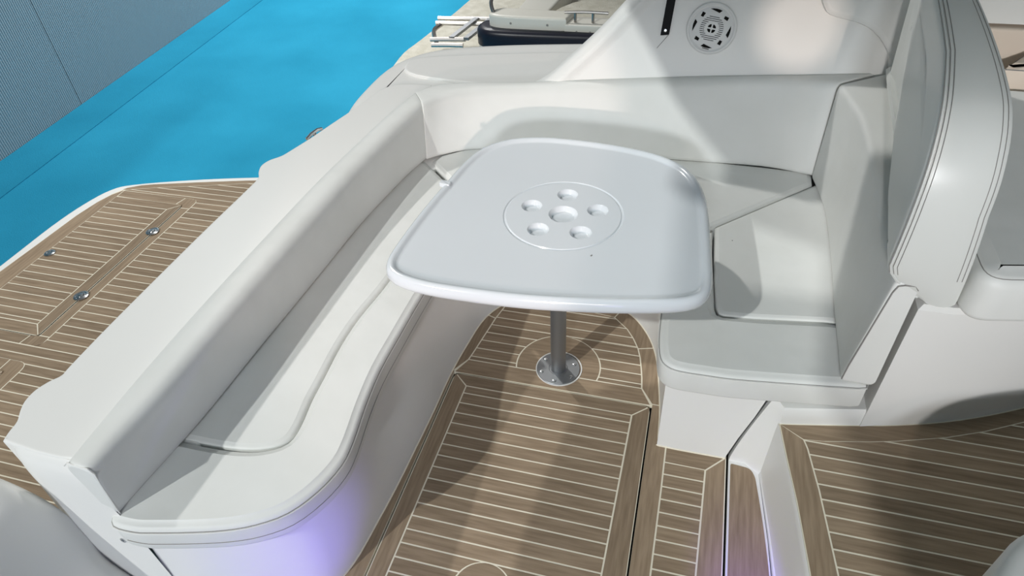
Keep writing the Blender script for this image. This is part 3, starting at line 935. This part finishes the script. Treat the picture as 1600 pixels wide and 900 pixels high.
# backrest side profile in y-z; leans aft with height
bprof = [(1.462, 0.772), (1.452, 0.86), (1.450, 0.95), (1.457, 1.04), (1.477, 1.12), (1.514, 1.18), (1.568, 1.224), (1.64, 1.252), (1.80, 1.277), (2.05, 1.297), (2.4, 1.31), (2.62, 1.31)]
bp_ = smooth_loop(bprof, 4, closed=False)


XB = [(1.40, 0.502), (1.46, 0.510), (1.60, 0.536), (1.80, 0.562), (1.90, 0.590), (2.0, 0.618), (2.2, 0.642), (2.5, 0.676), (2.8, 0.70)]
XT = [(1.40, 0.505), (1.46, 0.512), (1.52, 0.520), (1.60, 0.532), (1.80, 0.565), (2.16, 0.602), (2.5, 0.64), (2.8, 0.67)]


def lin(tab, y):
    for (a, p), (b, q) in zip(tab[:-1], tab[1:]):
        if y <= b:
            return p + (q - p) * max(0, (y - a) / (b - a))
    return tab[-1][1]


def bx(z, y):
    """aft face of the backrest at height z; the lower edge is tucked under"""
    xb, xt = lin(XB, y), lin(XT, y)
    t = min(1, max(0, (z - 0.88) / 0.40))
    x = xb + (xt - xb) * t
    if z < 0.88:
        x += (0.618 + 0.06 * max(0, y - 1.9) - xb) * min(1, ((0.88 - z) / 0.105)) ** 1.6 * (1 if y < 1.9 else 0.4)
    return x


def xf(z, y):
    """forward face of the backrest"""
    return 0.70 - 0.10 * min(0.25, max(0, z - 0.79)) + 0.05 * max(0, y - 1.5)


loop = bp_ + [(2.62, 0.772), (2.3, 0.772), (2.0, 0.772), (1.8, 0.772), (1.6, 0.772)]


def layer(dx, d, side=0, frac=None):
    """outline inset by d; dx from the aft face (side 0) or back from the forward face (side 1)"""
    q = inset(loop, d)
    out = []
    for y, z in q:
        a, b = bx(z, y), xf(z, y)
        x = a + (b - a) * frac if frac is not None else (a + dx if side == 0 else b - dx)
        out.append((x, y, max(z, 0.7695)))
    return out


layers = [layer(-0.003, 0.11), layer(-0.002, 0.08), layer(0.0, 0.045), layer(0.0, 0.022), layer(0.003, 0.010), layer(0.006, 0.005), layer(0.010, 0.002), layer(0.018, -0.001), layer(0.028, -0.003),
          layer(0, -0.007, frac=0.45), layer(0, -0.007, frac=0.65), layer(0.022, -0.003, 1), layer(0.012, -0.001, 1), layer(0.003, 0.004, 1), layer(0, 0.012, 1), layer(-0.002, 0.05, 1), layer(0, 0.10, 1)]
bk = rings_mesh('backrest', layers, VINYL2, hs_)
L_ = len(bp_)
for dx, d, sd in ((0.0045, 0.0015, 0), (0.014, -0.0025, 0), (0.023, -0.004, 0), (0.024, -0.004, 1), (0.013, -0.0022, 1)):
    q = layer(dx, d, sd)[:L_]
    tube('stitching', q[4:], 0.0008, SEAM, bk, seg=6)
tube('piping', layer(0.009, 0.001)[1:L_], 0.0035, VINYL2, bk, seg=6)
# small oval snap on the aft face
by_, bz_ = 2.36, 1.135
bc = Vector((bx(bz_, by_) - 0.004, by_, bz_))
o = lathe('snap', [(0.020, 0), (0.020, 0.003), (0.016, 0.005), (0.012, 0.003), (0.0005, 0.004)], bc, CHROME, bk, 20, (-1, 0.05, -0.1))
# creased flap tucked behind the forward backrest
fl_ = [((0.690, 2.70, 0.850), (0.684, 2.68, 0.880)), ((0.668, 2.45, 0.850), (0.650, 2.45, 0.900)), ((0.655, 2.25, 0.850), (0.630, 2.25, 0.905)), ((0.652, 2.17, 0.846), (0.640, 2.17, 0.868)), ((0.645, 2.09, 0.848), (0.615, 2.09, 0.905)), ((0.625, 1.93, 0.850), (0.60, 1.93, 0.875))]
fs = smooth_loop([(*a, *b) for a, b in fl_], 4, closed=False)
rings = []
for s in fs:
    a, b = Vector(s[:3]), Vector(s[3:])
    mid = (a + b) / 2 + Vector((-0.012, 0, 0))
    rings.append([a, mid, b, b + Vector((0.03, 0, 0.0)), a + Vector((0.03, 0, 0))])
rings_mesh('fabric_flap', rings, VINYL2, bk)
hcp = round_poly([(0.700, 1.405), (1.5, 1.56), (1.5, 2.50), (0.700, 2.50)], [0.07, 0, 0, 0], 6)
sc_ = cushion('seat_pad', hcp, 0.768, 0.905, 0.032, VINYL, hs_, 0.008)
tube('piping', [(x, y, 0.8975) for x, y in inset(hcp, 0.013)[-1:] + inset(hcp, 0.013)[:9]], 0.0016, SEAM, sc_, seg=6)

hp = thing('armrest_cushion', (1.15, 2.6, 0.77), 'beige wedge shaped cushion behind the helm seat, far right edge', 'cushion')
cushion('pad', round_poly([(0.985, 2.515), (1.5, 2.50), (1.5, 2.72), (1.12, 2.70)], 0.015, 3), 0.768, 0.965, 0.014, BEIGE, hp, 0.002)
tube('piping', [(1.5, 2.495, 0.960), (0.99, 2.512, 0.960), (1.12, 2.705, 0.960)], 0.0018, SEAM, hp, seg=6)
hw_ = prism('helm_side_lining', [(0.80, 2.72), (1.7, 2.72), (1.7, 2.86), (0.80, 2.86)], 0.76, 1.02, BEIGE, boat, bevel=0.01)
prism('helm_side_cap', [(0.80, 2.745), (1.7, 2.745), (1.7, 2.95), (0.80, 2.95)], 1.03, 1.5, VINYL, boat, bevel=0.02)

# ------------------------------------------------------------------ table
tb = thing('table', (-0.364, 1.73, 0.0), 'glossy white cockpit table with six cup recesses on a metal pedestal', 'table')
to = [(-0.803, 1.365), (-0.815, 1.42), (-0.810, 1.56), (-0.798, 1.70), (-0.780, 1.84), (-0.762, 1.97), (-0.725, 2.085), (-0.64, 2.168), (-0.52, 2.203), (-0.40, 2.205), (-0.28, 2.195), (-0.17, 2.175), (-0.08, 2.145), (0.0, 2.09), (0.052, 2.01),
      (0.085, 1.90), (0.102, 1.75), (0.114, 1.60), (0.120, 1.50), (0.112, 1.440), (0.080, 1.398), (0.010, 1.368), (-0.12, 1.338), (-0.29, 1.312), (-0.42, 1.300), (-0.55, 1.297), (-0.66, 1.300), (-0.74, 1.315), (-0.782, 1.337)]
to = smooth_loop(to, 3)
TZt, TZb = 0.735, 0.688
prof = [(0.060, TZb), (0.022, TZb), (0.010, TZb + 0.003), (0.003, TZb + 0.010), (0.0, TZb + 0.020), (0.001, TZt - 0.014), (0.005, TZt - 0.005), (0.011, TZt), (0.018, TZt + 0.001), (0.024, TZt - 0.001), (0.029, TZt - 0.006), (0.034, TZt - 0.009), (0.040, TZt - 0.0095)]
ft = TZt - 0.0098
v, f = [], []
N = len(to)
for d, z in prof:
    v += [(x, y, z) for x, y in inset(to, d)]
for i in range(len(prof) - 1):
    for j in range(N):
        k = (j + 1) % N
        f.append((i * N + j, i * N + k, (i + 1) * N + k, (i + 1) * N + j))
f.append(tuple(range(N))[::-1])
inner = [(x, y) for x, y in inset(to, prof[-1][0])]
# flat tray with ring groove and holes for the cups
DC = (-0.350, 1.733)
loops2, zl = [inner], [prof[-1][1]]
for rr_, z in ((0.1915, ft), (0.1885, ft - 0.0035), (0.1845, ft - 0.0035), (0.1815, ft)):
    loops2.append(circle(*DC, rr_, 72))
    zl.append(z)
cups = [(*DC, 0.047)]
for k in range(5):
    a = PI / 2 - 0.0 + k * 2 * PI / 5 + math.radians(4)
    cups.append((DC[0] + 0.112 * math.cos(a), DC[1] + 0.112 * math.sin(a), 0.0345))
for c in cups:
    loops2.append(circle(c[0], c[1], c[2], 32))
    zl.append(ft)
pts, edges, zz = [], [], []
for lp, z in zip(loops2, zl):
    b = len(pts)
    pts += [Vector(p) for p in lp]
    zz += [z] * len(lp)
    edges += [(b + i, b + (i + 1) % len(lp)) for i in range(len(lp))]
cv, ce, cf, ov, oe, of = delaunay_2d_cdt(pts, edges, [], 0, 1e-6)
b = len(v)
for i, p in enumerate(cv):
    v.append((p.x, p.y, zz[ov[i][0]] if ov[i] else ft))


def inside(p, lp):
    c = False
    for i in range(len(lp)):
        (x0, y0), (x1, y1) = lp[i], lp[(i + 1) % len(lp)]
        if (y0 > p[1]) != (y1 > p[1]) and p[0] < x0 + (p[1] - y0) / (y1 - y0) * (x1 - x0):
            c = not c
    return c


for t in cf:
    cx = sum(cv[i].x for i in t) / len(t)
    cy_ = sum(cv[i].y for i in t) / len(t)
    if not inside((cx, cy_), inner):
        continue
    if any(math.hypot(cx - c[0], cy_ - c[1]) < c[2] * 0.98 for c in cups):
        continue
    f.append(tuple(b + i for i in t))
me = bpy.data.meshes.new('tabletop')
me.from_pydata(v, [], f)
bm = bmesh.new()
bm.from_mesh(me)
bmesh.ops.remove_doubles(bm, verts=bm.verts, dist=1e-5)
bmesh.ops.recalc_face_normals(bm, faces=bm.faces)
bm.to_mesh(me)
bm.free()
top = link('tabletop', me, TABLE, tb)
for c in cups:
    r = c[2]
    lathe('cup_recess', [(r + 0.0002, ft), (r - 0.001, ft - 0.0006), (r - 0.0022, ft - 0.002), (r - 0.0055, ft - 0.008), (r - 0.0100, ft - 0.0155), (r - 0.0108, ft - 0.0165), (r - 0.0120, ft - 0.0168), (r * 0.4, ft - 0.0168), (0.0005, ft - 0.0168)], (c[0], c[1], 0), TABLE, top, 32, cap=False)
prism('rim_joint', round_poly([(-0.797, 1.812), (-0.757, 1.806), (-0.755, 1.830), (-0.794, 1.838)], 0.007, 4), ft, TZt + 0.0035, TABLE, top, bevel=0.004)
tube('speck', [(-0.228, 1.538, ft + 0.0008), (-0.225, 1.543, ft + 0.0008)], 0.0018, SEAM, top, seg=6)
pedc = (-0.364, 1.728)
lathe('pedestal', [(0.029, 0.004), (0.029, TZb - 0.03)], (*pedc, 0), BRUSH, tb, 40)
lathe('top_flange', [(0.085, TZb), (0.085, TZb - 0.006), (0.040, TZb - 0.012), (0.034, TZb - 0.035), (0.028, TZb - 0.035)], (*pedc, 0), BRUSH, tb, 40)
bpl = lathe('base_plate', [(0.083, 0.0), (0.0832, 0.0045), (0.0815, 0.006), (0.0815, 0.006), (0.037, 0.0064), (0.0365, 0.0064), (0.0345, 0.0045), (0.0305, 0.0045)], (*pedc, 0), BRUSH, tb, 56)
for k in range(6):
    a = k * PI / 3 + 0.5
    lathe('screw', [(0.0065, 0.0068), (0.0062, 0.0085), (0.0035, 0.0092), (0.0030, 0.0074), (0.0004, 0.0074)], (pedc[0] + 0.066 * math.cos(a), pedc[1] + 0.066 * math.sin(a), 0), CHROME, bpl, 12)
lathe('sealing_ring', [(0.0895, 0.0), (0.0895, 0.0025), (0.0848, 0.0025), (0.0848, 0.0)], (pedc[0] + 0.002, pedc[1] + 0.003, 0), PIPE, tb, 56, cap=False)

# ------------------------------------------------------------------ neighbouring boat
nb = thing('motor_boat', (-0.5, 6.0, -1.2), 'cream boat alongside with navy rub rail and folded stainless swim ladder, top of the picture', 'boat')
nd_ = smooth_loop([(-2.38, 4.80), (-2.40, 5.1), (-2.36, 5.4), (-2.28, 6.1), (-2.2, 6.9), (-2.0, 7.6)], 3, closed=False) + [(3, 7.6), (3, 4.80)]
prism('swim_platform', nd_, -0.34, -0.2, NONSKID, nb, bevel=0.02)
prism('platform_hull', [(-2.1, 4.95), (3, 4.95), (3, 7.5), (-1.8, 7.5)], -1.1, -0.33, CREAM, nb)
body = smooth_loop([(-1.64, 5.06), (-1.66, 4.97), (-1.60, 4.89), (-1.46, 4.865), (-1.2, 4.87), (-0.7, 4.89), (0.2, 4.92)], 4, closed=False) + [(3, 4.95), (3, 5.12), (-1.0, 5.08), (-1.50, 5.10)]
prism('hull_side', inset(body, -0.02), -0.5, -0.01, CREAM, nb, bevel=0.015)
prism('rub_rail', inset(body, -0.028), -0.02, 0.115, NAVY, nb, bevel=0.045)
coam = smooth_loop([(-1.56, 5.06), (-1.585, 4.97), (-1.54, 4.925), (-1.44, 4.905), (-1.2, 4.905), (-1.02, 4.91)], 4, closed=False) + [(-0.98, 4.915), (-0.95, 5.08), (-1.50, 5.10)]
nc = prism('coaming', coam, 0.10, 0.205, CREAM, nb, bevel=0.02)
prism('coaming_step', [(-0.99, 4.905), (3, 4.97), (3, 5.2), (-0.99, 5.08)], 0.09, 0.165, CREAM, nb, bevel=0.012)
for x in (-1.40, -1.12):
    lathe('rivet', [(0.008, 0), (0.008, 0.003), (0.002, 0.004)], (x, 4.903, 0.155), SEAM, nc, 10, (0, -1, 0.1))
for x in (-0.90, -0.80):
    lathe('rivet', [(0.008, 0), (0.008, 0.003), (0.002, 0.004)], (x, 4.906, 0.115), SEAM, nc, 10, (0, -1, 0.1))
# moulded walkway and its joint
prism('walkway', [(-1.62, 5.12), (-1.40, 5.12), (-1.30, 5.9), (-1.20, 7.0), (-1.55, 7.0)], -0.21, -0.05, CREAM, nb, bevel=0.02)
prism('aft_deck', smooth_loop([(-1.36, 5.12), (-1.27, 5.7), (-1.0, 6.1), (-0.2, 6.4), (2.0, 6.6)], 3, closed=False) + [(2.0, 7.4), (3, 7.4), (3, 5.1)], -0.21, -0.03, NONSKID, nb, bevel=0.015)


def rail(pts, r=0.016, parent=nb, name='rail'):
    return tube(name, smooth_loop(pts, 4, closed=False), r, STEEL, parent)


lad = rail([(-2.16, 5.36, 0.0), (-2.0, 5.37, 0.0), (-1.72, 5.40, 0.0)], 0.018, nb, 'swim_ladder')
rail([(-2.15, 5.28, -0.01), (-1.95, 5.29, -0.01), (-1.72, 5.31, -0.01)], 0.018, lad, 'ladder_rail')
rail([(-2.06, 4.90, 0.0), (-1.95, 4.92, 0.0), (-1.78, 4.94, 0.0)], 0.018, lad, 'ladder_rail')
rail([(-2.03, 4.84, -0.02), (-1.9, 4.86, -0.02), (-1.78, 4.87, -0.02)], 0.018, lad, 'ladder_rail')
rail([(-2.10, 5.30, -0.02), (-2.13, 5.18, -0.03), (-2.07, 5.02, -0.03), (-2.01, 4.90, -0.02)], 0.018, lad, 'ladder_rail')
for x in (-1.90, -1.78):
    q = [(x + 0.06, 5.36), (x + 0.10, 5.36), (x + 0.03, 4.92), (x - 0.01, 4.92)]
    prism('ladder_step', q, 0.0, 0.022, BRUSH, lad, smooth=False)
rail([(-1.55, 4.98, 0.19), (-1.58, 5.02, 0.26), (-1.57, 5.12, 0.30), (-1.50, 5.20, 0.29), (-1.44, 5.22, 0.27)], 0.015, nb, 'grab_rail')
clt = prism('pop_up_cleat', [(-1.49, 5.44), (-1.35, 5.42), (-1.31, 5.50), (-1.40, 5.56), (-1.46, 5.53)], -0.05, -0.035, CHROME, nb, bevel=0.004)
tube('cleat_horn', [(-1.46, 5.58, -0.01), (-1.40, 5.50, 0.01), (-1.36, 5.52, -0.01)], 0.018, CHROME, clt)
dk = rail([(-1.0, 4.955, 0.235), (-0.85, 4.965, 0.24), (-0.68, 4.975, 0.235)], 0.011, nb, 'deck_cleat')
rail([(-0.92, 4.96, 0.235), (-0.92, 4.96, 0.16)], 0.011, dk, 'cleat_leg')
rail([(-0.79, 4.965, 0.235), (-0.79, 4.965, 0.16)], 0.011, dk, 'cleat_leg')
